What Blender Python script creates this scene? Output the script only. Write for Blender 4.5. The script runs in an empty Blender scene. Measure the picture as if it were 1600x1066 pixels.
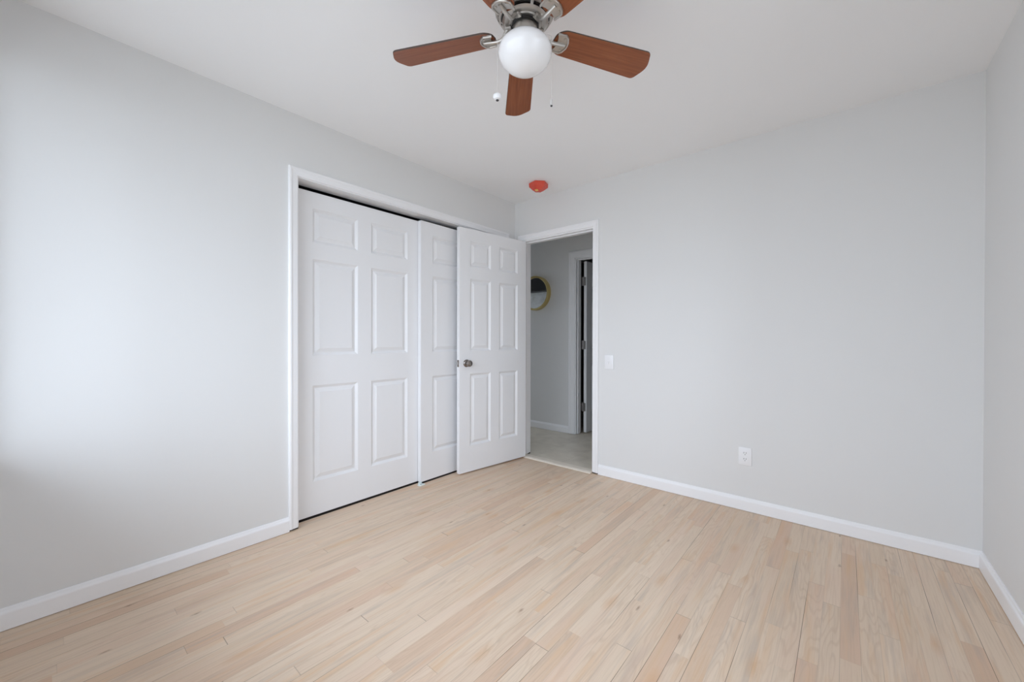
import bpy, bmesh, math, random
from mathutils import Vector, Matrix

scene = bpy.context.scene
PI = math.pi
rad = math.radians

# ------------------------------------------------------------------ camera
F_PX, YAW, PITCH, ROLL = 617.47, 40.1318, -0.2837, 0.1085
CAM = Vector((2.4693, -2.9689, 1.1229))
y_, t_, r_ = rad(YAW), rad(PITCH), rad(ROLL)
fw = Vector((-math.sin(y_) * math.cos(t_), math.cos(y_) * math.cos(t_), math.sin(t_)))
rt = Vector((math.cos(y_), math.sin(y_), 0))
up = rt.cross(fw)
rt2 = rt * math.cos(r_) + up * math.sin(r_)
up2 = rt2.cross(fw)
cam_d = bpy.data.cameras.new('camera')
cam_d.sensor_fit = 'HORIZONTAL'
cam_d.sensor_width = 36.0
cam_d.lens = F_PX / 1600 * 36.0
cam_d.clip_start = 0.02
cam = bpy.data.objects.new('camera', cam_d)
m = Matrix((rt2, up2, -fw)).transposed().to_4x4()
m.translation = CAM
cam.matrix_world = m
scene.collection.objects.link(cam)
scene.camera = cam

# ------------------------------------------------------------------ room dimensions (metres)
W = 2.990            # right wall
H = 2.44             # ceiling
REAR = -3.15         # wall behind the camera
T = 0.115            # wall thickness
CL0, CL1, CLH = -2.003, -0.148, 2.078      # closet opening
DX0, DX1, DH = 0.100, 0.857, 2.064         # bedroom doorway
HALL = 1.064         # far hall wall
HD0, HD1, HDH = 0.040, 0.80, 2.075         # doorway across the hall
WR0, WR1 = -2.35, -1.65              # span of the fill-light window added in the right wall
WN0, WN1, WZ0, WZ1 = 0.06, 2.50, 0.685, 2.225   # bedroom window in the wall behind the camera

# ------------------------------------------------------------------ exposure and daylight
scene.view_settings.view_transform = 'Standard'
scene.view_settings.look = 'None'
scene.view_settings.gamma = 1.0
scene.view_settings.use_curve_mapping = False
scene.view_settings.exposure = 0.0
scene.cycles.max_bounces = 16
scene.cycles.diffuse_bounces = 12
scene.cycles.transparent_max_bounces = 16

world = bpy.data.worlds.new('daylight')
scene.world = world
world.use_nodes = True
wn, wl = world.node_tree.nodes, world.node_tree.links
bg = wn['Background']
tc = wn.new('ShaderNodeTexCoord')
sep = wn.new('ShaderNodeSeparateXYZ')
wl.new(tc.outputs['Generated'], sep.inputs[0])
rmp = wn.new('ShaderNodeValToRGB')
# overcast sky above, dim garden below, with a soft hazy horizon
for i, (el, v) in enumerate(((-0.9, 0.26), (-0.4, 0.282), (-0.25, 0.331), (-0.12, 0.436), (0.02, 0.63), (0.15, 0.813), (0.3, 0.935), (0.6, 0.994))):
    e = rmp.color_ramp.elements[i] if i < 2 else rmp.color_ramp.elements.new(0.5 + 0.5 * el)
    e.position = 0.5 + 0.5 * el
    k_ = min(1.0, max(0.0, (el + 0.3) / 0.5))
    e.color = (v * (0.92 - 0.065 * k_), v * (1.0 - 0.03 * k_), v * (1.08 + 0.05 * k_), 1)
mr = wn.new('ShaderNodeMapRange')
mr.inputs['From Min'].default_value = -1
mr.inputs['From Max'].default_value = 1
wl.new(sep.outputs['Z'], mr.inputs['Value'])
wl.new(mr.outputs[0], rmp.inputs[0])
wl.new(rmp.outputs[0], bg.inputs['Color'])
bg.inputs['Strength'].default_value = 6.4


def portal(name, loc, rot, sx, sy):
    l = bpy.data.lights.new(name, 'AREA')
    l.shape = 'RECTANGLE'
    l.size, l.size_y = sx, sy
    l.cycles.is_portal = True
    o = bpy.data.objects.new(name, l)
    o.location = loc
    o.rotation_euler = rot
    scene.collection.objects.link(o)


portal('window_daylight', ((WN0 + WN1) / 2, REAR - 0.10, (WZ0 + WZ1) / 2), (rad(-90), 0, PI), WN1 - WN0, WZ1 - WZ0)
portal('added_side_daylight', (W + 0.09, (WR0 + WR1) / 2, (WZ0 + WZ1) / 2), (0, rad(90), 0), WZ1 - WZ0, WR1 - WR0)  # portal of the added right-wall window
portal('added_hall_daylight', (-2.59, 0.59, 1.45), (0, rad(-90), 0), 1.06, 0.62)  # portal of the added hall window

# ------------------------------------------------------------------ helpers: materials


def new_mat(name):
    mt = bpy.data.materials.new(name)
    mt.use_nodes = True
    return mt, mt.node_tree.nodes, mt.node_tree.links, mt.node_tree.nodes['Principled BSDF']


def plain(name, col, rough=0.5, metal=0.0, spec=0.5, bump=0.0, bscale=200.0, var=0.0):
    mt, n, l, b = new_mat(name)
    b.inputs['Base Color'].default_value = (*col, 1)
    b.inputs['Roughness'].default_value = rough
    b.inputs['Metallic'].default_value = metal
    b.inputs['Specular IOR Level'].default_value = spec
    if bump or var:
        t = n.new('ShaderNodeTexCoord')
        nz = n.new('ShaderNodeTexNoise')
        nz.inputs['Scale'].default_value = bscale
        nz.inputs['Detail'].default_value = 4
        l.new(t.outputs['Object'], nz.inputs['Vector'])
        if bump:
            bp = n.new('ShaderNodeBump')
            bp.inputs['Strength'].default_value = bump
            bp.inputs['Distance'].default_value = 0.002
            l.new(nz.outputs['Fac'], bp.inputs['Height'])
            l.new(bp.outputs[0], b.inputs['Normal'])
        if var:
            mx = n.new('ShaderNodeMix')
            mx.data_type = 'RGBA'
            mx.inputs[6].default_value = (*[c * (1 - var) for c in col], 1)
            mx.inputs[7].default_value = (*[min(1, c * (1 + var)) for c in col], 1)
            l.new(nz.outputs['Fac'], mx.inputs[0])
            l.new(mx.outputs[2], b.inputs['Base Color'])
    return mt


M_WALL = plain('grey_wall_paint', (0.755, 0.755, 0.748), 0.55, spec=0.35, bump=0.06, bscale=350)
M_CEIL = plain('white_ceiling_paint', (0.91, 0.913, 0.918), 0.8, spec=0.2, bump=0.05, bscale=300)
M_TRIM = plain('white_trim_paint', (0.89, 0.89, 0.90), 0.32, spec=0.4, bump=0.03, bscale=60)
M_DOOR = plain('white_door_paint', (0.85, 0.852, 0.862), 0.36, spec=0.4, bump=0.03, bscale=120)
M_NICKEL = plain('brushed_nickel', (0.54, 0.51, 0.475), 0.36, metal=1.0, bump=0.05, bscale=400)
M_DARKNI = plain('dark_nickel', (0.30, 0.27, 0.25), 0.25, metal=1.0)
M_HINGE = plain('satin_nickel_hinge', (0.36, 0.34, 0.33), 0.38, metal=1.0)
M_BLACK = plain('black_shadow_metal', (0.012, 0.011, 0.01), 0.5)
M_PLATE = plain('white_plastic', (0.86, 0.86, 0.87), 0.3, spec=0.5)
M_SLOT = plain('dark_slot', (0.05, 0.05, 0.055), 0.6)
M_CHAIN = plain('pale_chain', (0.78, 0.77, 0.75), 0.35, metal=0.6)
M_GAP_SHADE = plain('gap_shade_dark', (0.035, 0.025, 0.02), 0.9, var=0.2, bscale=40)  # near-black colour painting the shade in the floor-level gaps
M_UNLIT = plain('unlit_interior_shade', (0.16, 0.155, 0.15), 0.7)  # dark tone standing for the shade inside unlit spaces
M_GOLD = plain('brass_mirror_frame', (0.62, 0.50, 0.22), 0.36, metal=0.75)
M_GUIDE = plain('pale_plastic_guide', (0.78, 0.86, 0.85), 0.25)
M_CAB = plain('dark_cabinet_wood', (0.02, 0.018, 0.02), 0.4)
M_SILL = plain('cream_threshold', (0.82, 0.745, 0.64), 0.4, var=0.06, bscale=30)

# mirror silvering
M_MIRROR = plain('mirror_glass', (0.86, 0.88, 0.88), 0.02, metal=1.0)

# window glass: thin sheet, mostly transparent with a slight reflection
M_GLASS, n, l, b = new_mat('window_glass')
n.remove(b)
tr = n.new('ShaderNodeBsdfTransparent')
gl = n.new('ShaderNodeBsdfGlossy')
gl.inputs['Roughness'].default_value = 0.02
fr = n.new('ShaderNodeFresnel')
fr.inputs['IOR'].default_value = 1.15
ms = n.new('ShaderNodeMixShader')
l.new(fr.outputs[0], ms.inputs[0])
l.new(tr.outputs[0], ms.inputs[1])
l.new(gl.outputs[0], ms.inputs[2])
l.new(ms.outputs[0], n['Material Output'].inputs['Surface'])

# opal globe
M_OPAL, n, l, b = new_mat('opal_white_glass')
b.inputs['Base Color'].default_value = (0.93, 0.93, 0.94, 1)
b.inputs['Roughness'].default_value = 0.16
b.inputs['Subsurface Weight'].default_value = 0.35
b.inputs['Subsurface Radius'].default_value = (0.06, 0.06, 0.06)
b.inputs['Coat Weight'].default_value = 0.4
b.inputs['Coat Roughness'].default_value = 0.05

# red translucent plastic
M_RED, n, l, b = new_mat('red_translucent_plastic')
b.inputs['Base Color'].default_value = (0.92, 0.105, 0.06, 1)
b.inputs['Roughness'].default_value = 0.2
b.inputs['Transmission Weight'].default_value = 0.12
nz_ = n.new('ShaderNodeTexNoise')
nz_.inputs['Scale'].default_value = 38.0
bp_ = n.new('ShaderNodeBump')
bp_.inputs['Strength'].default_value = 0.45
bp_.inputs['Distance'].default_value = 0.02
l.new(nz_.outputs['Fac'], bp_.inputs['Height'])
l.new(bp_.outputs[0], b.inputs['Normal'])
M_YELLOW = plain('yellow_tab', (0.85, 0.52, 0.12), 0.4)


class NB:
    """tiny node builder"""
    def __init__(s, mt):
        s.n, s.l = mt.node_tree.nodes, mt.node_tree.links

    def put(s, sock, v):
        if isinstance(v, bpy.types.NodeSocket):
            s.l.new(v, sock)
        elif v is not None:
            sock.default_value = v

    def math(s, op, a, b=None, c=None, clamp=False):
        q = s.n.new('ShaderNodeMath')
        q.operation = op
        q.use_clamp = clamp
        for i, v in enumerate((a, b, c)):
            s.put(q.inputs[i], v)
        return q.outputs[0]

    def comb(s, x, y, z):
        q = s.n.new('ShaderNodeCombineXYZ')
        for i, v in enumerate((x, y, z)):
            s.put(q.inputs[i], v)
        return q.outputs[0]

    def noise(s, vec, scale=1.0, detail=3.0, rough=0.55, dist=0.0):
        q = s.n.new('ShaderNodeTexNoise')
        s.put(q.inputs['Vector'], vec)
        q.inputs['Scale'].default_value = scale
        q.inputs['Detail'].default_value = detail
        q.inputs['Roughness'].default_value = rough
        q.inputs['Distortion'].default_value = dist
        return q.outputs['Fac']

    def ramp(s, fac, stops, interp='LINEAR'):
        q = s.n.new('ShaderNodeValToRGB')
        e = q.color_ramp.elements
        q.color_ramp.interpolation = interp
        while len(e) < len(stops):
            e.new(0.5)
        for k, (p, c) in zip(e, stops):
            k.position = p
            k.color = (*c, 1) if len(c) == 3 else c
        s.put(q.inputs[0], fac)
        return q.outputs[0]

    def step(s, v, a, b):
        q = s.n.new('ShaderNodeMapRange')
        s.put(q.inputs[0], v)
        q.inputs[1].default_value = a
        q.inputs[2].default_value = b
        return q.outputs[0]

    def mix(s, fac, a, b, mode='MIX'):
        q = s.n.new('ShaderNodeMix')
        q.data_type = 'RGBA'
        q.blend_type = mode
        s.put(q.inputs[0], fac)
        for i, v in ((6, a), (7, b)):
            if isinstance(v, tuple):
                v = (*v, 1)
            s.put(q.inputs[i], v)
        return q.outputs[2]

    def white(s, w):
        q = s.n.new('ShaderNodeTexWhiteNoise')
        q.noise_dimensions = '1D'
        s.put(q.inputs['W'], w)
        return q.outputs['Value']


def oak_floor():
    mt, n, l, b = new_mat('pale_oak_strip_floor')
    k = NB(mt)
    t = n.new('ShaderNodeTexCoord')
    s = n.new('ShaderNodeSeparateXYZ')
    l.new(t.outputs['Object'], s.inputs[0])
    X, Y = s.outputs[0], s.outputs[1]
    w = 0.0572
    xs = k.math('DIVIDE', X, w)
    row = k.math('FLOOR', xs)
    fx = k.math('FRACT', xs)
    rr = k.white(row)
    yy = k.math('ADD', k.math('MULTIPLY', Y, 1.15), k.math('MULTIPLY', row, 37.31))
    v1 = n.new('ShaderNodeTexVoronoi')
    v1.voronoi_dimensions = '1D'
    v1.inputs['Scale'].default_value = 1.0
    l.new(yy, v1.inputs['W'])
    v2 = n.new('ShaderNodeTexVoronoi')
    v2.voronoi_dimensions = '1D'
    v2.feature = 'DISTANCE_TO_EDGE'
    v2.inputs['Scale'].default_value = 1.0
    l.new(yy, v2.inputs['W'])
    cs = n.new('ShaderNodeSeparateColor')
    l.new(v1.outputs['Color'], cs.inputs[0])
    pid, pid2, pid3 = cs.outputs[0], cs.outputs[1], cs.outputs[2]
    # tone of each strip
    base = k.ramp(pid, [(0.0, (0.645, 0.515, 0.395)), (0.25, (0.69, 0.565, 0.45)), (0.5, (0.665, 0.535, 0.42)),
                        (0.70, (0.705, 0.58, 0.465)), (0.88, (0.65, 0.50, 0.38)), (0.95, (0.61, 0.445, 0.335)),
                        (1.0, (0.66, 0.50, 0.355))])
    off = k.math('MULTIPLY', pid2, 40.0)
    # long fine grain
    g1 = k.noise(k.comb(k.math('MULTIPLY', X, 190.0), k.math('MULTIPLY', Y, 5.0), off), 1.0, 4, 0.6)
    base = k.mix(k.math('MULTIPLY', k.step(g1, 0.48, 0.70), 0.30), base, (0.47, 0.345, 0.25))
    # cathedral figure on some strips
    wx = k.math('MULTIPLY', k.math('SUBTRACT', fx, 0.5), 0.75)
    fig = k.noise(k.comb(wx, k.math('MULTIPLY', Y, 1.4), off), 1.0, 2, 0.5)
    ring = k.math('SINE', k.math('MULTIPLY', fig, 95.0))
    rm = k.math('MULTIPLY', k.step(ring, 0.2, 1.0), k.math('MULTIPLY', k.step(pid3, 0.3, 0.7), 0.24))
    base = k.mix(rm, base, (0.46, 0.32, 0.22))
    # broad streaks, some amber, some grey
    st = k.noise(k.comb(k.math('MULTIPLY', X, 22.0), k.math('MULTIPLY', Y, 1.5), off), 1.0, 3, 0.55)
    base = k.mix(k.math('MULTIPLY', k.step(st, 0.53, 0.68), 0.58), base, (0.64, 0.43, 0.265))
    st2 = k.noise(k.comb(k.math('MULTIPLY', X, 30.0), k.math('MULTIPLY', Y, 2.0), k.math('ADD', off, 71.0)), 1.0, 3, 0.55)
    base = k.mix(k.math('MULTIPLY', k.step(st2, 0.54, 0.70), 0.50), base, (0.47, 0.39, 0.33))
    # pinkish wash
    pk = k.noise(k.comb(k.math('MULTIPLY', X, 9.0), k.math('MULTIPLY', Y, 1.2), k.math('ADD', off, 13.0)), 1.0, 2, 0.5)
    base = k.mix(k.math('MULTIPLY', k.step(pk, 0.50, 0.70), 0.36), base, (0.66, 0.465, 0.365))
    # knots and mineral marks
    kv = n.new('ShaderNodeTexVoronoi')
    kv.voronoi_dimensions = '2D'
    kv.inputs['Scale'].default_value = 1.0
    l.new(k.comb(k.math('MULTIPLY', X, 11.0), k.math('MULTIPLY', Y, 3.6), 0.0), kv.inputs['Vector'])
    kc = n.new('ShaderNodeSeparateColor')
    l.new(kv.outputs['Color'], kc.inputs[0])
    wob = k.math('MULTIPLY', k.noise(k.comb(k.math('MULTIPLY', X, 120.0), k.math('MULTIPLY', Y, 40.0), 0.0), 1.0, 2), 0.10)
    kd = k.math('ADD', kv.outputs['Distance'], wob)
    kn = k.math('MULTIPLY', k.math('SUBTRACT', 1.0, k.step(kd, 0.06, 0.13)), k.math('GREATER_THAN', kc.outputs[0], 0.91))
    base = k.mix(k.math('MULTIPLY', kn, 0.62), base, (0.22, 0.12, 0.07))
    ka = k.math('MULTIPLY', k.math('SUBTRACT', 1.0, k.step(kd, 0.08, 0.34)), k.math('GREATER_THAN', kc.outputs[1], 0.90))
    base = k.mix(k.math('MULTIPLY', ka, 0.45), base, (0.56, 0.33, 0.17))
    # joints between the strips: faint mostly, open and dark in places
    ex = k.math('ABSOLUTE', k.math('SUBTRACT', fx, 0.5))
    gm = k.math('GREATER_THAN', ex, 0.487)
    erow = k.math('FLOOR', k.math('ADD', xs, 0.5))
    gi = k.noise(k.comb(k.math('MULTIPLY', erow, 7.77), k.math('MULTIPLY', Y, 0.9), 3.0), 1.0, 2, 0.5)
    gs = k.math('ADD', 0.13, k.math('MULTIPLY', k.step(gi, 0.50, 0.64), 0.80))
    em = k.math('MULTIPLY', k.math('LESS_THAN', v2.outputs['Distance'], 0.0019), k.math('MULTIPLY', k.math('POWER', pid2, 3.0), 0.6))
    gap = k.math('MAXIMUM', k.math('MULTIPLY', gm, gs), em)
    base = k.mix(gap, base, (0.10, 0.065, 0.04))
    base = k.mix(1.0, base, (1.07, 1.05, 1.015), 'MULTIPLY')
    l.new(base, b.inputs['Base Color'])
    l.new(k.math('ADD', 0.40, k.math('MULTIPLY', g1, 0.2)), b.inputs['Roughness'])
    b.inputs['Specular IOR Level'].default_value = 0.35
    bp = n.new('ShaderNodeBump')
    bp.inputs['Strength'].default_value = 0.25
    bp.inputs['Distance'].default_value = 0.001
    l.new(k.math('SUBTRACT', k.math('MULTIPLY', g1, 0.3), gap), bp.inputs['Height'])
    l.new(bp.outputs[0], b.inputs['Normal'])
    return mt


def tile_floor():
    mt, n, l, b = new_mat('beige_sheet_tile')
    k = NB(mt)
    t = n.new('ShaderNodeTexCoord')
    s = n.new('ShaderNodeSeparateXYZ')
    l.new(t.outputs['Object'], s.inputs[0])
    X, Y = s.outputs[0], s.outputs[1]
    c = k.ramp(k.noise(t.outputs['Object'], 5.0, 5, 0.6, 0.6), [(0.3, (0.62, 0.555, 0.455)), (0.7, (0.78, 0.715, 0.60))])
    g = None
    for a in (X, Y):
        f = k.math('ABSOLUTE', k.math('SUBTRACT', k.math('FRACT', k.math('DIVIDE', k.math('ADD', a, 0.11), 0.305)), 0.5))
        f = k.math('GREATER_THAN', f, 0.494)
        g = f if g is None else k.math('MAXIMUM', g, f)
    c = k.mix(k.math('MULTIPLY', g, 0.30), c, (0.36,0.31,0.24))
    l.new(c, b.inputs['Base Color'])
    b.inputs['Roughness'].default_value = 0.35
    return mt


def blade_wood():
    mt, n, l, b = new_mat('cherry_blade_veneer')
    k = NB(mt)
    t = n.new('ShaderNodeTexCoord')
    s = n.new('ShaderNodeSeparateXYZ')
    l.new(t.outputs['Object'], s.inputs[0])
    v = k.comb(k.math('MULTIPLY', s.outputs[0], 4.0), k.math('MULTIPLY', s.outputs[1], 90.0), 0.0)
    g = k.noise(v, 1.0, 4, 0.6, 0.3)
    c = k.ramp(g, [(0.25, (0.185, 0.050, 0.018)), (0.5, (0.265, 0.080, 0.029)), (0.8, (0.35, 0.118, 0.045))])
    l.new(c, b.inputs['Base Color'])
    b.inputs['Roughness'].default_value = 0.35
    b.inputs['Specular IOR Level'].default_value = 0.4
    return mt


M_OAK, M_TILE, M_BLADE = oak_floor(), tile_floor(), blade_wood()
M_BLADE_EDGE = plain('blade_dark_edge', (0.07, 0.045, 0.035), 0.5)

# ------------------------------------------------------------------ helpers: objects


def obj(name, bm, mat, parent=None, smooth=False, angle=35):
    bmesh.ops.remove_doubles(bm, verts=bm.verts, dist=1e-6)
    bmesh.ops.recalc_face_normals(bm, faces=bm.faces)
    me = bpy.data.meshes.new(name)
    bm.to_mesh(me)
    bm.free()
    for q in (mat if isinstance(mat, (list, tuple)) else [mat]):
        me.materials.append(q)
    if smooth:
        for pl in me.polygons:
            pl.use_smooth = True
        me.set_sharp_from_angle(angle=rad(angle))
    o = bpy.data.objects.new(name, me)
    scene.collection.objects.link(o)
    if parent:
        o.parent = parent
    return o


def thing(name, label, cat, loc=(0, 0, 0), rotz=0.0, group=None, kind=None):
    o = bpy.data.objects.new(name, None)
    o.empty_display_size = 0.1
    scene.collection.objects.link(o)
    o.location = loc
    o.rotation_euler = (0, 0, rotz)
    return tag(o, label, cat, group, kind)


def tag(o, label, cat, group=None, kind=None):
    o['label'] = label
    o['category'] = cat
    if group:
        o['group'] = group
    if kind:
        o['kind'] = kind
    return o


def struct(name, bm, mat, label, cat, smooth=False):
    return tag(obj(name, bm, mat, smooth=smooth), label, cat, kind='structure')


def box(bm, x0, x1, y0, y1, z0, z1, mi=0):
    vs = [bm.verts.new((x, y, z)) for x in (x0, x1) for y in (y0, y1) for z in (z0, z1)]
    for f in ((0, 1, 3, 2), (4, 6, 7, 5), (0, 4, 5, 1), (2, 3, 7, 6), (0, 2, 6, 4), (1, 5, 7, 3)):
        q = bm.faces.new([vs[i] for i in f])
        q.material_index = mi
    return bm


def boxes(*bs):
    bm = bmesh.new()
    for q in bs:
        box(bm, *q)
    return bm


def rbox(x0, x1, y0, y1, z0, z1, r=0.002, seg=2):
    bm = boxes((x0, x1, y0, y1, z0, z1))
    bmesh.ops.bevel(bm, geom=bm.edges[:], offset=r, segments=seg, affect='EDGES', profile=0.5)
    return bm


def lathe(bm, prof, seg=48, c=(0, 0, 0), axis='Z', a0=0.0, a1=2 * PI, close=True, mi=0):
    """prof: list of (r, h); revolved about the axis through c"""
    rings = []
    full = abs(a1 - a0 - 2 * PI) < 1e-6
    ns = seg if full else seg + 1
    for r, h in prof:
        ring = []
        for i in range(ns):
            a = a0 + (a1 - a0) * i / seg
            u, v = r * math.cos(a), r * math.sin(a)
            p = {'Z': (u, v, h), 'X': (h, u, v), 'Y': (u, h, v)}[axis]
            ring.append(bm.verts.new((p[0] + c[0], p[1] + c[1], p[2] + c[2])))
        rings.append(ring)
    for A, B in zip(rings, rings[1:]):
        for i in range(ns if full else ns - 1):
            j = (i + 1) % ns
            try:
                f = bm.faces.new((A[i], A[j], B[j], B[i]))
                f.material_index = mi
            except ValueError:
                pass
    return bm


def tube(bm, pts, r, seg=8, mi=0):
    pts = [Vector(p) for p in pts]
    rs = r if isinstance(r, (list, tuple)) else [r] * len(pts)
    rings = []
    for i, p in enumerate(pts):
        d = (pts[min(i + 1, len(pts) - 1)] - pts[max(i - 1, 0)]).normalized()
        a = d.orthogonal().normalized() if abs(d.z) > 0.99 else d.cross(Vector((0, 0, 1))).normalized()
        b2 = d.cross(a)
        rings.append([bm.verts.new(p + (a * math.cos(2 * PI * k / seg) + b2 * math.sin(2 * PI * k / seg)) * rs[i]) for k in range(seg)])
    for A, B in zip(rings, rings[1:]):
        for i in range(seg):
            f = bm.faces.new((A[i], A[(i + 1) % seg], B[(i + 1) % seg], B[i]))
            f.material_index = mi
    for q in (rings[0], rings[-1]):
        f = bm.faces.new(q)
        f.material_index = mi
    return bm


def sweep(bm, prof, path, frame, closed_prof=True):
    """prof [(o, n)] (o = outward in the wall plane, n = off the wall) along path [(u, v)] with mitred corners.
    frame(u, v, n) -> world point.  Outward is the left side of travel."""
    P = [Vector(q) for q in path]
    rings = []
    for i, p in enumerate(P):
        d0 = (p - P[i - 1]).normalized() if i else None
        d1 = (P[i + 1] - p).normalized() if i < len(P) - 1 else None
        n0 = Vector((-d0.y, d0.x)) if d0 else None
        n1 = Vector((-d1.y, d1.x)) if d1 else None
        if n0 and n1:
            mit = (n0 + n1) / (1 + n0.dot(n1))
        else:
            mit = n0 or n1
        rings.append([bm.verts.new(frame(p.x + mit.x * o, p.y + mit.y * o, nn)) for o, nn in prof])
    k = len(prof)
    for A, B in zip(rings, rings[1:]):
        for i in range(k):
            bm.faces.new((A[i], A[(i + 1) % k], B[(i + 1) % k], B[i]))
    bm.faces.new(rings[0])
    bm.faces.new(rings[-1])
    return bm


def panel_door(w, h, t, xs, zs, z0=0.0):
    """moulded six-panel leaf: local x 0..w, thickness y -t..0, z z0..z0+h; xs/zs list the panel spans"""
    bm = bmesh.new()
    xb = sorted({0.0, w, *[v for s in xs for v in s]})
    zb = sorted({0.0, h, *[v for s in zs for v in s]})
    for side in (0, 1):
        yf = (0.0, -t)[side]
        sg = (-1, 1)[side]                      # recess direction

        def V(x, z, d):
            return bm.verts.new((x, yf + sg * d, z0 + z))
        for a0, a1 in zip(xb, xb[1:]):
            for c0, c1 in zip(zb, zb[1:]):
                if (a0, a1) in xs and (c0, c1) in zs:
                    rings = []
                    for ins, d in ((0, 0), (0.0015, 0.0025), (0.006, 0.0050), (0.014, 0.0120), (0.017, 0.0130), (0.020, 0.0125), (0.041, 0.0035), (0.0425, 0.0020)):
                        rings.append([V(a0 + ins, c0 + ins, d), V(a1 - ins, c0 + ins, d), V(a1 - ins, c1 - ins, d), V(a0 + ins, c1 - ins, d)])
                    for A, B in zip(rings, rings[1:]):
                        for i in range(4):
                            bm.faces.new((A[i], A[(i + 1) % 4], B[(i + 1) % 4], B[i]))
                    bm.faces.new(rings[-1])
                else:
                    bm.faces.new((V(a0, c0, 0), V(a1, c0, 0), V(a1, c1, 0), V(a0, c1, 0)))
    for x in (0.0, w):
        for c0, c1 in zip(zb, zb[1:]):
            bm.faces.new([bm.verts.new(q) for q in ((x, 0, z0 + c0), (x, -t, z0 + c0), (x, -t, z0 + c1), (x, 0, z0 + c1))])
    for z in (0.0, h):
        for a0, a1 in zip(xb, xb[1:]):
            bm.faces.new([bm.verts.new(q) for q in ((a0, 0, z0 + z), (a1, 0, z0 + z), (a1, -t, z0 + z), (a0, -t, z0 + z))])
    bmesh.ops.remove_doubles(bm, verts=bm.verts, dist=1e-6)
    return bm


PZ = [(0.211, 0.815), (1.005, 1.608), (1.712, 1.924)]       # panel heights, measured from the leaf's foot

# ------------------------------------------------------------------ shell
struct('floor', boxes((-0.0, W + T, REAR - 0.15, 0.0, -0.05, 0.0), (-0.070, 0.0, CL0, -1.09, -0.05, 0.0), (-0.034, 0.0, -1.09, CL1, -0.05, 0.0), (DX0, DX1, 0.0, 0.02, -0.05, 0.0)), M_OAK,
       'pale sanded oak strip floor of the bedroom', 'floor')
struct('floor_hall', boxes((-2.6, 2.8, 0.115, HALL, -0.05, 0.0), (DX0, DX1, 0.02, 0.115, -0.05, 0.0), (-1.6, 1.6, HALL + T, HALL + 2.0, -0.05, 0.0), (HD0, HD1, HALL, HALL + T, -0.05, 0.0)), M_TILE,
       'beige tiled floor of the hall beyond the doorway', 'floor')
struct('ceiling', boxes((-0.0, W + T, REAR - 0.15, 0.0, H, H + 0.1)), M_CEIL, 'flat white bedroom ceiling', 'ceiling')
struct('ceiling_hall', boxes((-2.6, 2.8, 0.0, HALL + 2.0, H, H + 0.1)), M_CEIL, 'white ceiling of the hall beyond the doorway', 'ceiling')

struct('wall_left', boxes((-T, 0, REAR - 0.15, CL0, 0, H), (-T, 0, CL1, 0, 0, H), (-T, 0, CL0, CL1, CLH, H)), M_WALL,
       'light grey wall around the closet doors', 'wall')
struct('wall_back', boxes((-2.6, DX0, 0, T, 0, H), (DX1, W + T, 0, T, 0, H), (DX0, DX1, 0, T, DH, H)), M_WALL,
       'light grey wall with the open doorway, switch and outlet', 'wall')
struct('wall_right', boxes((W, W + T, REAR - 0.15, WR0, 0, H), (W, W + T, WR1, 0, 0, H), (W, W + T, WR0, WR1, 0, WZ0), (W, W + T, WR0, WR1, WZ1, H)), M_WALL, 'light grey wall at the right edge with an added window beside the viewer', 'wall')
struct('wall_rear', boxes((0, WN0, REAR - 0.15, REAR, 0, H), (WN1, W, REAR - 0.15, REAR, 0, H), (WN0, WN1, REAR - 0.15, REAR, 0, WZ0), (WN0, WN1, REAR - 0.15, REAR, WZ1, H)), M_WALL,
       'light grey wall with the window behind the viewer', 'wall')
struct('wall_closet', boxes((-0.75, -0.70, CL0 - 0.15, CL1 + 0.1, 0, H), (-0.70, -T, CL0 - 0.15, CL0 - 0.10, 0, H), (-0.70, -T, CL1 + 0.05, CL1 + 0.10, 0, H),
                            (-0.70, -T, CL0 - 0.10, CL1 + 0.05, H, H + 0.05), (-0.70, -0.16, CL0 - 0.10, CL1 + 0.05, -0.05, 0.0)), M_UNLIT,
       'inside of the closet behind the sliding doors, coloured dark for its shade', 'wall')
struct('wall_hall', boxes((-2.6, HD0, HALL, HALL + T, 0, H), (HD1, 2.8, HALL, HALL + T, 0, H), (HD0, HD1, HALL, HALL + T, HDH, H),
                          (2.75, 2.8, T, HALL, 0, H)), M_WALL,
       'grey hall wall with the round mirror seen through the doorway', 'wall')
struct('wall_hall_end', boxes((-2.7, -2.6, T, HALL, 0, 0.9), (-2.7, -2.6, T, HALL, 2.0, H), (-2.7, -2.6, T, 0.26, 0.9, 2.0), (-2.7, -2.6, 0.92, HALL, 0.9, 2.0)), M_WALL,
       'grey hall end wall with an added window', 'wall')
struct('wall_far_room', boxes((-1.65, -1.6, HALL + T, HALL + 2.0, 0, H), (1.6, 1.65, HALL + T, HALL + 2.0, 0, H), (-1.65, 1.65, HALL + 2.0, HALL + 2.05, 0, H)), M_UNLIT,
       'walls of the unlit room across the hall, coloured dark for its shade', 'wall')

struct('added_eave', boxes((-0.6, W + 0.6, REAR - 0.88, REAR - 0.15, 2.29, 2.41)), M_TRIM, 'unseen white eave added outside above the bedroom window to shape its light', 'eave')  # unseen, added and sized to cut off high sky light

# ------------------------------------------------------------------ baseboards
BB = [(0, 0), (0.014, 0), (0.014, 0.062), (0.0125, 0.067), (0.008, 0.073), (0.006, 0.080), (0.004, 0.083), (0, 0.083)]


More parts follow.
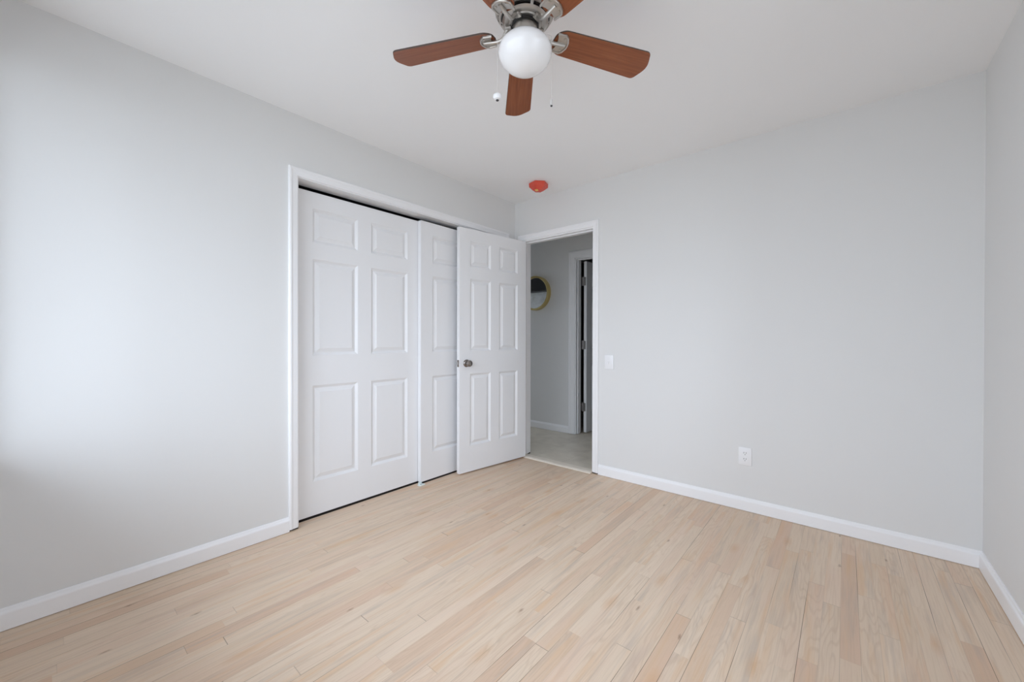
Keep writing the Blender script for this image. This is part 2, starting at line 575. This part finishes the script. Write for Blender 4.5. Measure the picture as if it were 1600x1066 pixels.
def baseboard(name, p0, p1, nrm, label):
    p0, p1, nv = Vector((*p0, 0)), Vector((*p1, 0)), Vector((*nrm, 0))
    bm = bmesh.new()
    R = [[bm.verts.new(p + nv * a + Vector((0, 0, 0.0025 + h))) for a, h in BB] for p in (p0, p1)]
    k = len(BB)
    for i in range(k):
        bm.faces.new((R[0][i], R[0][(i + 1) % k], R[1][(i + 1) % k], R[1][i]))
    bm.faces.new(R[0])
    bm.faces.new(R[1])
    return struct(name, bm, M_TRIM, label, 'baseboard')


baseboard('baseboard_left', (0, REAR), (0, CL0 - 0.049), (1, 0), 'white baseboard along the left wall up to the closet')
baseboard('baseboard_back', (DX1 + 0.052, 0), (W, 0), (0, -1), 'white baseboard under the outlet')
baseboard('baseboard_right', (W, REAR), (W, -0.014), (-1, 0), 'white baseboard along the right wall')
baseboard('baseboard_rear', (0.014, REAR), (W - 0.014, REAR), (0, 1), 'white baseboard under the window behind the viewer')
baseboard('baseboard_hall', (-2.6, HALL), (HD0 - 0.083, HALL), (0, -1), 'white baseboard in the hall beneath the round mirror')

# ------------------------------------------------------------------ casings and jambs
CAS = [(0, 0), (0, 0.010), (0.004, 0.012), (0.030, 0.014), (0.036, 0.017), (0.044, 0.017), (0.050, 0.013), (0.050, 0)]


def casing(name, prof, path, frame, label):
    return struct(name, sweep(bmesh.new(), prof, path, frame), M_TRIM, label, 'door trim')


F_left = lambda u, v, nn: Vector((nn, u, v))           # left wall: u = y
F_back = lambda u, v, nn: Vector((u, -nn, v))          # back wall: u = x
F_hall = lambda u, v, nn: Vector((u, HALL - nn, v))
casing('trim_1', CAS, [(CL1, 0.012), (CL1, CLH), (CL0, CLH), (CL0, 0.012)][::-1], F_left, 'white casing around the sliding closet doors')
casing('trim_2', CAS, [(DX1, 0.012), (DX1, DH), (DX0, DH), (DX0, 0.012)][::-1], F_back, 'white casing around the open bedroom doorway')
CASH = [(0, 0), (0, 0.010), (0.006, 0.013), (0.05, 0.015), (0.058, 0.018), (0.074, 0.018), (0.080, 0.014), (0.080, 0)]
casing('trim_3', CASH, [(HD1, 0.004), (HD1, HDH), (HD0, HDH), (HD0, 0.004)][::-1], F_hall, 'white casing of the doorway across the hall')

# closet jamb and head fascia
struct('trim_4', boxes((-T, 0.0, CL0 - 0.0, CL0 + 0.006, 0.012, CLH), (-T, 0.0, CL1 - 0.006, CL1, 0.012, CLH), (-T, 0.0, CL0 + 0.006, CL1 - 0.006, CLH - 0.006, CLH),), M_TRIM,
       'white jamb lining the closet opening', 'door trim')
# bedroom door jamb with stop
struct('trim_5', boxes((DX0, DX0 + 0.008, 0.0, T, 0.012, DH), (DX1 - 0.008, DX1, 0.0, T, 0.012, DH), (DX0 + 0.008, DX1 - 0.008, 0.0, T, DH - 0.012, DH),
                       (DX0 + 0.008, DX0 + 0.018, 0.04, 0.075, 0.012, DH - 0.012), (DX1 - 0.018, DX1 - 0.008, 0.04, 0.075, 0.012, DH - 0.012), (DX0 + 0.018, DX1 - 0.018, 0.04, 0.075, DH - 0.022, DH - 0.012)), M_TRIM,
       'white jamb with stop inside the bedroom doorway', 'door trim')
struct('trim_6', boxes((HD0, HD0 + 0.012, HALL, HALL + T, 0.004, HDH), (HD1 - 0.012, HD1, HALL, HALL + T, 0.004, HDH), (HD0 + 0.012, HD1 - 0.012, HALL, HALL + T, HDH - 0.012, HDH),
                       (HD0 + 0.012, HD0 + 0.022, HALL + 0.035, HALL + 0.075, 0.004, HDH - 0.012), (HD0 + 0.022, HD1 - 0.012, HALL + 0.035, HALL + 0.075, HDH - 0.022, HDH - 0.012)), M_TRIM,
       'white jamb of the doorway across the hall', 'door trim')
struct('gap_shade', boxes((-0.70, -0.070, CL0 - 0.10, -1.09, -0.03, -0.001), (-0.70, -0.034, -1.09, CL1 + 0.05, -0.03, -0.001), (-0.10, 0.0012, CL0 - 0.0485, CL0 + 0.004, 0.0, 0.0115), (-0.0, 0.0012, CL1 - 0.004, CL1 + 0.0485, 0.0, 0.0115),
                       (DX1 - 0.006, DX1 + 0.0485, -0.0012, T, 0.0, 0.0115), (DX0 - 0.0485, DX0 + 0.006, -0.0012, T, 0.0, 0.0115)), M_GAP_SHADE,
       'dark strips standing in for shade in the gaps under the casings and closet doors', 'painted shade')  # dark filler put into the gaps to paint their shade
bm = bmesh.new()
prof = [(-0.034, 0.0), (-0.032, 0.004), (-0.010, 0.011), (0.050, 0.011), (0.062, 0.004), (0.064, 0.0)]
R = [[bm.verts.new((x, y, z)) for y, z in prof] for x in (DX0 + 0.0085, DX1 - 0.0085)]
for i in range(len(prof)):
    j = (i + 1) % len(prof)
    bm.faces.new((R[0][i], R[0][j], R[1][j], R[1][i]))
bm.faces.new(R[0])
bm.faces.new(R[1])
struct('trim_7', bm, M_SILL, 'cream threshold strip between the oak floor and the hall tile', 'threshold')

# ------------------------------------------------------------------ doors
DT = 0.035
# sliding closet doors: leaf built along local +x = world +y, front face (y=0) to the room
LW = 0.935
XS_C = [(0.113, 0.413), (0.512, 0.812)]


def closet_door(name, ystart, xfront, label):
    # local (x, y, z) -> world (xfront + y, ystart + x, z): rotate +90 deg about z and mirror, done in the mesh
    bm = panel_door(LW, 2.026, DT, XS_C, PZ)
    for v in bm.verts:
        v.co = Vector((v.co.y, v.co.x, v.co.z))
    t = thing(name, label, 'closet door', (xfront, ystart, 0.013), kind='structure')
    obj('door_panel', bm, M_DOOR, t)
    return t


closet_door('door_2', CL0 + 0.007, -0.076, 'left white six-panel sliding closet door, set farther back')
closet_door('door_3', -1.090, -0.036, 'right white six-panel sliding closet door, half behind the open door')

# bedroom door: hinge at B, free end at A, visible face on the line
Bp, Ap = Vector((0.156, -0.024)), Vector((0.0565, -0.7735))
ang = math.atan2(Ap.y - Bp.y, Ap.x - Bp.x)
DW = 0.757
XS_B = [(0.108, 0.330), (0.428, 0.650)]
t = thing('door_1', 'white six-panel bedroom door standing open against the closet, with round knob', 'door', (Bp.x, Bp.y, 0.013), ang, kind='structure')
XS_B = sorted([(round(DW - b_, 4), round(DW - a_, 4)) for a_, b_ in XS_B])
# visible face lies at local y=0 looking to local +y (world +x); thickness goes to the closet side
obj('door_panel', panel_door(DW, 2.030, DT, XS_B, [(a_ + 0.004, b_ + 0.004) for a_, b_ in PZ]), M_DOOR, t)
kx, kz = DW - 0.070, 0.908


def knob_bm(sign, y0, depth=0.058):
    bm = bmesh.new()
    s = depth / 0.058
    prof = [(0.0, 0.0), (0.031, 0.0), (0.031, 0.004), (0.027, 0.008), (0.013, 0.011), (0.0105, 0.016), (0.0105, 0.026), (0.015, 0.029), (0.0235, 0.034),
            (0.0275, 0.041), (0.0275, 0.047), (0.024, 0.053), (0.015, 0.057), (0.0, 0.058)]
    lathe(bm, [(r, y0 + sign * h * s) for r, h in prof], 32, (kx, 0, kz), 'Y')
    return bm


kb = obj('door_knob', knob_bm(1, 0.0), M_DARKNI, t, smooth=True)
kb['label'] = 'nickel knob on the side facing the room'
kb = obj('door_knob', knob_bm(-1, -DT, 0.036), M_DARKNI, t, smooth=True)
kb['label'] = 'nickel knob on the side facing the closet'
bm = rbox(DW - 0.0005, DW + 0.0015, -DT / 2 - 0.0125, -DT / 2 + 0.0125, kz - 0.029, kz + 0.029, 0.0006, 1)
lp = obj('latch_plate', bm, M_DARKNI, t)
bm = bmesh.new()
pr = [(DW + 0.001, -DT / 2 - 0.007), (DW + 0.011, -DT / 2 - 0.007), (DW + 0.004, -DT / 2 + 0.007), (DW + 0.001, -DT / 2 + 0.007)]
A_ = [bm.verts.new((x, y, kz - 0.009)) for x, y in pr]
B_ = [bm.verts.new((x, y, kz + 0.009)) for x, y in pr]
for i in range(4):
    bm.faces.new((A_[i], A_[(i + 1) % 4], B_[(i + 1) % 4], B_[i]))
bm.faces.new(A_)
bm.faces.new(B_)
obj('latch_bolt', bm, M_HINGE, lp)


def hinge(parent, x, y, z, leafs, mat=M_HINGE):
    bm = bmesh.new()
    lathe(bm, [(0.0, z - 0.055), (0.004, z - 0.054), (0.0075, z - 0.050), (0.0075, z + 0.050), (0.004, z + 0.054), (0.0, z + 0.055)], 14, (x, y, 0))
    for q in leafs:
        box(bm, q[0], q[1], q[2], q[3], z - 0.050, z + 0.050)
    return obj('hinge', bm, mat, parent, smooth=True)


for z in (0.24, 1.0, 1.80):
    hinge(t, -0.006, -DT - 0.005, z, [(-0.0025, -0.0003, -DT - 0.004, -0.004)])

# door across the hall, opened into the unlit room: hinge edge towards the viewer, leaf along +y
HX0, HX1, HY = 0.085, 0.120, HALL + T + 0.012
bm = panel_door(0.735, 2.035, DT, [(0.11, 0.32), (0.415, 0.625)], PZ)
for v in bm.verts:
    v.co = Vector((v.co.y, v.co.x, v.co.z))
t = thing('door_4', 'white six-panel door across the hall, opened into the dark room', 'door', (HX1, HY, 0.013), rad(0), kind='structure')
obj('door_panel', bm, M_DOOR, t)
for z in (0.30, 1.04, 1.80):
    hinge(t, HX0 - HX1 - 0.010, -0.004, z, [(HX0 - HX1 - 0.030, HX0 - HX1 + 0.026, -0.0022, -0.0003)])

# floor guide under the closet doors
bm = rbox(-0.030, 0.004, -1.128, -1.076, 0.0, 0.0065, 0.002, 2)
fg = thing('door_guide', 'small pale plastic floor guide below the meeting edge of the closet doors', 'door guide', (0, 0, 0))
obj('guide_base', bm, M_GUIDE, fg, smooth=True)
obj('guide_fin', rbox(-0.031, -0.024, -1.118, -1.088, 0.004, 0.022, 0.002, 2), M_GUIDE, fg, smooth=True)
bm = bmesh.new()
lathe(bm, [(0.0, 0.0062), (0.0045, 0.0062), (0.004, 0.0085), (0.0, 0.0090)], 14, (-0.010, -1.108, 0))
obj('guide_screw', bm, M_HINGE, fg, smooth=True)

# ------------------------------------------------------------------ window behind the viewer
t = thing('window_1', 'white framed window in the wall behind the viewer', 'window', ((WN0 + WN1) / 2, REAR, WZ0), kind='structure')
wx, wz = (WN1 - WN0) / 2, WZ1 - WZ0
bm = boxes((-wx, -wx + 0.03, -0.12, -0.06, 0, wz), (wx - 0.03, wx, -0.12, -0.06, 0, wz), (-wx + 0.03, wx - 0.03, -0.12, -0.06, 0, 0.03), (-wx + 0.03, wx - 0.03, -0.12, -0.06, wz - 0.03, wz))
mull = [-wx + 0.03, -wx / 3, wx / 3, wx - 0.03]
for q in mull[1:-1]:
    box(bm, q - 0.02, q + 0.02, -0.115, -0.065, 0.03, wz - 0.03)
obj('window_frame', bm, M_TRIM, t)
for k_, (q0, q1) in enumerate(zip(mull, mull[1:])):
    obj('pane', boxes((q0 + (0.02 if k_ else 0), q1 - (0.02 if k_ < 2 else 0), -0.092, -0.088, 0.03, wz - 0.03)), M_GLASS, t)
obj('window_sill', boxes((-wx - 0.04, wx + 0.04, -0.06, 0.02, -0.02, 0.0)), M_TRIM, t)
wx = (WR1 - WR0) / 2  # right-wall window added out of view to supply fill light
t = thing('added_window_side', 'white framed window added in the right wall for fill light, out of view', 'window', (W, (WR0 + WR1) / 2, WZ0), kind='structure')
obj('window_frame', boxes((0.05, 0.105, -wx, -wx + 0.03, 0, wz), (0.05, 0.105, wx - 0.03, wx, 0, wz), (0.05, 0.105, -wx + 0.03, wx - 0.03, 0, 0.03), (0.05, 0.105, -wx + 0.03, wx - 0.03, wz - 0.03, wz),
                          (0.055, 0.10, -wx + 0.03, wx - 0.03, wz / 2 - 0.02, wz / 2 + 0.02)), M_TRIM, t)
for z0, z1 in ((0.03, wz / 2 - 0.02), (wz / 2 + 0.02, wz - 0.03)):
    obj('pane', boxes((0.076, 0.080, -wx + 0.03, wx - 0.03, z0, z1)), M_GLASS, t)
obj('window_sill', boxes((-0.02, 0.05, -wx - 0.04, wx + 0.04, -0.02, 0.0)), M_TRIM, t)
t = thing('added_window_hall', 'white framed window added at the end of the hall to light it, out of view', 'window', (-2.7, 0.59, 0.9), kind='structure')  # unseen, added to bring light into the hall
obj('window_frame', boxes((0.02, 0.07, -0.33, -0.30, 0, 1.1), (0.02, 0.07, 0.30, 0.33, 0, 1.1), (0.02, 0.07, -0.30, 0.30, 0, 0.03), (0.02, 0.07, -0.30, 0.30, 1.07, 1.1)), M_TRIM, t)
obj('pane', boxes((0.043, 0.047, -0.30, 0.30, 0.03, 1.07)), M_GLASS, t)

# ------------------------------------------------------------------ ceiling fan
FX, FY, BZ = 1.5805, -1.8441, 2.2285
fan = thing('ceiling_fan', 'five-blade ceiling fan with cherry blades, nickel motor and white globe light', 'ceiling fan', (FX, FY, H))
Z = lambda z: z - H
# motor housing: canopy and bowl with louvre slots
bm = bmesh.new()
lathe(bm, [(r, Z(z)) for r, z in ((0.0, 2.4395), (0.082, 2.4395), (0.090, 2.436), (0.097, 2.42), (0.106, 2.39), (0.113, 2.358), (0.114, 2.346), (0.1135, 2.332), (0.1115, 2.321), (0.106, 2.321), (0.106, 2.36))], 64)
for ring in (((0.1105, 2.312), (0.1085, 2.306)), ((0.1045, 2.296), (0.1015, 2.290)), ((0.0955, 2.280), (0.0915, 2.2745))):
    (r0, z0), (r1, z1) = ring
    lathe(bm, [(r0, Z(z0)), (r1, Z(z1)), (r1 - 0.004, Z(z1)), (r0 - 0.004, Z(z0)), (r0, Z(z0))], 64)
lathe(bm, [(0.083, Z(2.2655)), (0.076, Z(2.259)), (0.068, Z(2.2575)), (0.056, Z(2.262)), (0.056, Z(2.272)), (0.076, Z(2.272)), (0.083, Z(2.2655))], 64)
for i in range(6):                                    # bridges across the slots
    a = rad(24 + 60 * i)
    d = rad(3.5)
    lathe(bm, [(r, Z(z)) for r, z in ((0.1125, 2.323), (0.109, 2.305), (0.101, 2.288), (0.089, 2.272), (0.076, 2.260))], 2, a0=a - d, a1=a + d)
mh = obj('motor_housing', bm, M_NICKEL, fan, smooth=True)
bm = bmesh.new()
lathe(bm, [(0.103, Z(2.345)), (0.100, Z(2.314)), (0.093, Z(2.294)), (0.080, Z(2.276)), (0.060, Z(2.274)), (0.0, Z(2.274))], 48)
obj('vent_liner', bm, M_BLACK, mh, smooth=True)
bm = bmesh.new()
lathe(bm, [(0.0, Z(2.284)), (0.054, Z(2.284)), (0.054, Z(2.270)), (0.0, Z(2.270))], 48)
obj('motor_collar', bm, M_BLACK, mh, smooth=True)
bm = bmesh.new()
lathe(bm, [(0.0, Z(2.271)), (0.058, Z(2.271)), (0.061, Z(2.268)), (0.061, Z(2.258)), (0.058, Z(2.255)), (0.0, Z(2.255))], 48)
fly = obj('flywheel', bm, M_NICKEL, fan, smooth=True)
bm = bmesh.new()
lathe(bm, [(0.0, Z(2.256)), (0.049, Z(2.256)), (0.049, Z(2.248)), (0.0, Z(2.248))], 48)
obj('flywheel_gasket', bm, M_BLACK, fly, smooth=True)
bm = bmesh.new()
lathe(bm, [(0.0, Z(2.249)), (0.0425, Z(2.249)), (0.044, Z(2.246)), (0.044, Z(2.230)), (0.044, Z(2.214)), (0.047, Z(2.211)), (0.047, Z(2.205)), (0.044, Z(2.202)), (0.0, Z(2.202))], 48)
sw = obj('switch_housing', bm, M_NICKEL, fan, smooth=True)
for a in (-40, 80, 200):
    bm = bmesh.new()
    a = rad(a)
    c = (0.046 * math.cos(a), 0.046 * math.sin(a), Z(2.208))
    tube(bm, [c, (c[0] * 1.16, c[1] * 1.16, c[2])], 0.0035, 10)
    obj('globe_screw', bm, M_NICKEL, sw, smooth=True)
# globe
GZ, GR = 2.156, 0.0965
bm = bmesh.new()
prof = [(0.044, 2.214)]
for i in range(0, 29):
    a = rad(62) - (rad(62) + PI / 2) * i / 28
    r = GR * math.cos(a)
    z = GZ + (0.064 if a > 0 else 0.070) * math.sin(a)
    if a < 0:
        r *= 1 - 0.05 * math.sin(-2 * a)
    prof.append((max(r, 0.0), z))
lathe(bm, [(r, Z(z)) for r, z in prof], 64)
obj('globe', bm, M_OPAL, fan, smooth=True, angle=60)


def blade_outline():
    """half outline (r, w) from root to tip, w >= 0, rounded corners"""
    key = [(0.112, 0.0, 0.0), (0.116, 0.030, 0.022), (0.142, 0.0495, 0.015), (0.505, 0.0625, 0.014), (0.537, 0.0, 0.03)]
    full = [(r, w, q) for r, w, q in key] + [(r, -w, q) for r, w, q in key[1:-1]][::-1]
    pts = []
    N = len(full)
    for i, (x, y, q) in enumerate(full):
        p = Vector((x, y))
        a = Vector(full[i - 1][:2]) - p
        c = Vector(full[(i + 1) % N][:2]) - p
        if q <= 0:
            pts.append(p)
            continue
        q = min(q, a.length * 0.45, c.length * 0.45)
        p0, p1 = p + a.normalized() * q, p + c.normalized() * q
        for k in range(6):
            s = k / 5
            pts.append(p0 * (1 - s) ** 2 + p * 2 * s * (1 - s) + p1 * s * s)
    return pts


def blade_bm():
    bm = bmesh.new()
    out = blade_outline()
    n_ = len(out)
    levels = [(0.0, 0.0), (0.0012, 0.0012), (0.0048, 0.0012), (0.006, 0.0)]
    rings = []
    for h, g in levels:
        ring = []
        for i, p in enumerate(out):
            q = (Vector((0.33, 0)) - p).normalized()
            ins = 0.0012 - g
            ring.append(bm.verts.new((p.x + q.x * ins, p.y + q.y * ins, h)))
        rings.append(ring)
    for A, B in zip(rings, rings[1:]):
        for i in range(n_):
            f = bm.faces.new((A[i], A[(i + 1) % n_], B[(i + 1) % n_], B[i]))
            f.material_index = 1
    bm.faces.new(rings[0]).material_index = 0
    bm.faces.new(rings[-1]).material_index = 0
    return bm


def iron_bm():
    """nickel blade bracket under the blade: rounded plate, raised U lip, centre rib and the arm up to the flywheel"""
    bm = bmesh.new()
    # plate
    out = [(0.118, -0.036), (0.150, -0.040), (0.163, -0.030), (0.171, -0.012), (0.172, 0.0), (0.171, 0.012), (0.163, 0.030), (0.150, 0.040), (0.118, 0.036), (0.126, 0.016), (0.128, 0.0), (0.126, -0.016)]
    A = [bm.verts.new((x, y, -0.0005)) for x, y in out]
    B = [bm.verts.new((x, y, -0.0045)) for x, y in out]
    for i in range(len(out)):
        j = (i + 1) % len(out)
        bm.faces.new((A[i], A[j], B[j], B[i]))
    bm.faces.new(A)
    bm.faces.new(B)
    lip = [(0.118, -0.033), (0.148, -0.036), (0.160, -0.027), (0.167, -0.010), (0.168, 0.0), (0.167, 0.010), (0.160, 0.027), (0.148, 0.036), (0.118, 0.033)]
    tube(bm, [(x, y, -0.005) for x, y in lip], 0.0038, 8)
    # centre rib continuing as the arm
    tube(bm, [(0.158, 0, -0.006), (0.13, 0, -0.0085), (0.105, 0, -0.010), (0.092, 0, -0.008), (0.082, 0, 0.000), (0.074, 0, 0.014), (0.064, 0, 0.024), (0.054, 0, 0.026)],
         [0.006, 0.0072, 0.0072, 0.0068, 0.0062, 0.0062, 0.0068, 0.007], 10)
    # foot bolted to the flywheel
    box(bm, 0.050, 0.070, -0.012, 0.012, 0.020, 0.026)
    return bm


def bolt_bm(x, y, z):
    bm = bmesh.new()
    lathe(bm, [(0.0, z), (0.005, z), (0.0045, z - 0.002), (0.002, z - 0.003), (0.0, z - 0.003)], 12, (x, y, 0))
    return bm


PH, PT = 60.26, 11.5
master = None
for i in range(5):
    th = rad(PH + 72 * i)
    if master is None:
        bl = obj('blade', blade_bm(), [M_BLADE, M_BLADE_EDGE], fan)
        ir = obj('blade_bracket', iron_bm(), M_NICKEL, bl, smooth=True)
        bolts = [obj('screw', bolt_bm(x, y, -0.0045), M_NICKEL, bl, smooth=True) for x, y in ((0.150, -0.022), (0.150, 0.022))]
        master = (bl, ir, bolts)
    else:
        bl = master[0].copy()
        scene.collection.objects.link(bl)
        for q in [master[1], *master[2]]:
            c = q.copy()
            scene.collection.objects.link(c)
            c.parent = bl
    bl.parent = fan
    bl.location = (0, 0, Z(BZ))
    bl.rotation_euler = (rad(-PT), 0, 0)
    bl.rotation_mode = 'XYZ'
    bl.matrix_local = Matrix.Translation((0, 0, Z(BZ))) @ Matrix.Rotation(th, 4, 'Z') @ Matrix.Rotation(rad(-PT), 4, 'X')


def chain(px, py, ztop, zfob, fob):
    bm = bmesh.new()
    z = ztop
    tube(bm, [(px * 0.5, py * 0.5, Z(ztop + 0.004)), (px * 0.9, py * 0.9, Z(ztop + 0.002)), (px, py, Z(ztop - 0.004)), (px, py, Z(zfob))], 0.0007, 6)
    while z > zfob + 0.004:
        bmesh.ops.create_uvsphere(bm, u_segments=6, v_segments=4, radius=0.0012, matrix=Matrix.Translation((px, py, Z(z - 0.004))))
        z -= 0.0042
    c = obj('pull_chain', bm, M_CHAIN, fan, smooth=True)
    bm = bmesh.new()
    if fob == 'knob':
        lathe(bm, [(0.0, Z(zfob + 0.012)), (0.006, Z(zfob + 0.011)), (0.0145, Z(zfob + 0.004)), (0.0155, Z(zfob - 0.003)), (0.012, Z(zfob - 0.010)), (0.006, Z(zfob - 0.013)), (0.0, Z(zfob - 0.0135))], 24, (px, py, 0))
        f = obj('pull_knob', bm, M_PLATE, c, smooth=True)
        f['label'] = 'round white knob'
    else:
        lathe(bm, [(0.0, Z(zfob + 0.012)), (0.004, Z(zfob + 0.010)), (0.0055, Z(zfob)), (0.005, Z(zfob - 0.010)), (0.0, Z(zfob - 0.012))], 16, (px, py, 0))
        f = obj('pull_knob', bm, M_CHAIN, c, smooth=True)
        f['label'] = 'small metal bell'
    bm = bmesh.new()
    z0 = zfob - (0.0125 if fob == 'knob' else 0.011)
    lathe(bm, [(0.0, Z(z0)), (0.0055 if fob == 'knob' else 0.004, Z(z0)), (0.005 if fob == 'knob' else 0.0035, Z(z0 - 0.003)), (0.0, Z(z0 - 0.0032))], 16, (px, py, 0))
    obj('ferrule', bm, M_SLOT, f, smooth=True)


chain(-0.0765, -0.0645, 2.222, 2.000, 'knob')
chain(0.0725, 0.0625, 2.222, 1.979, 'bell')

# ------------------------------------------------------------------ smoke detector under its red cover
sd = thing('smoke_detector', 'smoke detector under a red plastic cover on the ceiling by the doorway', 'smoke detector', (0.478, -0.262, H), rad(105))
bm = bmesh.new()
lathe(bm, [(0.0, 0.0), (0.060, 0.0), (0.060, -0.008), (0.052, -0.022), (0.0, -0.024)], 32)
obj('detector_base', bm, M_PLATE, sd, smooth=True)
bm = bmesh.new()
lathe(bm, [(0.079, -0.001), (0.082, -0.004), (0.080, -0.034), (0.040, -0.062), (0.0, -0.070)], 6)
obj('dust_cover', bm, M_RED, sd)
bm = rbox(-0.056, -0.030, -0.012, 0.012, -0.074, -0.066, 0.002, 1)
obj('pull_tab', bm, M_YELLOW, sd)

# ------------------------------------------------------------------ switch and outlet
t = thing('light_switch', 'white toggle light switch on the grey wall beside the doorway', 'light switch', (1.002, 0, 0.936))
bm = rbox(-0.039, 0.039, -0.006, 0.0, -0.0585, 0.0585, 0.003, 2)
obj('wall_plate', bm, M_PLATE, t, smooth=True)
obj('switch_bezel', boxes((-0.006, 0.006, -0.0068, -0.0055, -0.013, 0.013)), M_TRIM, t)
bm = bmesh.new()
pr = [(-0.006, -0.004), (-0.006, 0.006), (-0.017, -0.006), (-0.016, -0.011)]
A_ = [bm.verts.new((-0.004, y, z)) for y, z in pr]
B_ = [bm.verts.new((0.004, y, z)) for y, z in pr]
for i in range(4):
    bm.faces.new((A_[i], A_[(i + 1) % 4], B_[(i + 1) % 4], B_[i]))
bm.faces.new(A_)
bm.faces.new(B_)
obj('toggle', bm, M_PLATE, t)
for z in (0.030, -0.030):
    bm = bmesh.new()
    lathe(bm, [(0.0, -0.0058), (0.003, -0.0062), (0.002, -0.0072), (0.0, -0.0074)], 12, (0, 0, z), 'Y')
    obj('screw', bm, M_TRIM, t, smooth=True)

t = thing('wall_outlet', 'white duplex outlet low on the grey wall above the baseboard', 'outlet', (1.971, 0, 0.3555))
bm = rbox(-0.038, 0.038, -0.006, 0.0, -0.0585, 0.0585, 0.003, 2)
obj('wall_plate', bm, M_PLATE, t, smooth=True)
for z in (0.0195, -0.0195):
    bm = bmesh.new()
    pts = []
    for k in range(32):
        a = 2 * PI * k / 32
        pts.append((0.0170 * math.cos(a), max(-0.0135, min(0.0135, 0.0170 * math.sin(a)))))
    A_ = [bm.verts.new((x, -0.0055, z + y)) for x, y in pts]
    B_ = [bm.verts.new((x, -0.0078, z + y)) for x, y in pts]
    for i in range(32):
        bm.faces.new((A_[i], A_[(i + 1) % 32], B_[(i + 1) % 32], B_[i]))
    bm.faces.new(A_)
    bm.faces.new(B_)
    rc = obj('receptacle', bm, M_PLATE, t)
    for dx in (-0.0065, 0.0065):
        obj('slot', boxes((dx - 0.0012, dx + 0.0012, -0.0081, -0.0074, z + 0.000, z + 0.0095)), M_SLOT, rc)
    bm = bmesh.new()
    lathe(bm, [(0.0, -0.0074), (0.0024, -0.0074), (0.0024, -0.0081), (0.0, -0.0081)], 12, (0, 0, z - 0.007), 'Y')
    obj('ground_hole', bm, M_SLOT, rc)
bm = bmesh.new()
lathe(bm, [(0.0, -0.0058), (0.003, -0.0062), (0.002, -0.0072), (0.0, -0.0074)], 12, (0, 0, 0), 'Y')
obj('screw', bm, M_TRIM, t, smooth=True)

# ------------------------------------------------------------------ hall: round mirror and what it reflects
MX, MZ, MR = -0.520, 1.700, 0.215
t = thing('wall_mirror', 'round mirror in a deep gold frame on the hall wall', 'mirror', (MX, HALL, MZ))
bm = bmesh.new()
lathe(bm, [(MR - 0.022, 0.0), (MR, 0.0), (MR, -0.058), (MR - 0.004, -0.062), (MR - 0.018, -0.062), (MR - 0.022, -0.058), (MR - 0.022, -0.040), (MR - 0.022, 0.0)], 64, axis='Y')
obj('mirror_frame', bm, M_GOLD, t, smooth=True)
bm = bmesh.new()
lathe(bm, [(0.0, -0.044), (MR - 0.023, -0.044), (MR - 0.023, -0.006), (0.0, -0.006)], 64, axis='Y')
obj('mirror_glass', bm, M_MIRROR, t)

t = thing('wall_cabinet', 'dark wall cabinet in the hall, seen reflected in the round mirror', 'cabinet', (-1.45, T, 1.835))
obj('cabinet_body', boxes((-0.62, 0.62, 0.0, 0.16, 0.0, 0.56)), M_CAB, t)
for s in (-1, 1):
    a0, a1 = sorted((s * 0.004, s * 0.61))
    d = obj('cabinet_door', rbox(a0, a1, 0.16, 0.178, 0.012, 0.548, 0.003, 1), M_CAB, t)
    hx = s * 0.05
    bm = tube(bmesh.new(), [(hx, 0.178, 0.05), (hx, 0.20, 0.06), (hx, 0.20, 0.14), (hx, 0.178, 0.15)], 0.005, 8)
    obj('door_handle', bm, M_HINGE, d, smooth=True)

# pale veined marble splashback on the hall side of the wall, under that cabinet
M_MARBLE, n, l, b = new_mat('pale_veined_marble')
k = NB(M_MARBLE)
tq = n.new('ShaderNodeTexCoord')
l.new(k.ramp(k.noise(tq.outputs['Object'], 7.0, 5, 0.6, 0.4), [(0.32, (0.74, 0.73, 0.70)), (0.55, (0.93, 0.93, 0.93)), (0.75, (0.94, 0.91, 0.85))]), b.inputs['Base Color'])
b.inputs['Roughness'].default_value = 0.25
tag(obj('marble_splashback', boxes((-2.07, -0.78, T, T + 0.012, 1.15, 1.834)), M_MARBLE), 'pale marble splashback under the dark hall cabinet, reflected in the round mirror', 'wall panel', kind='structure')
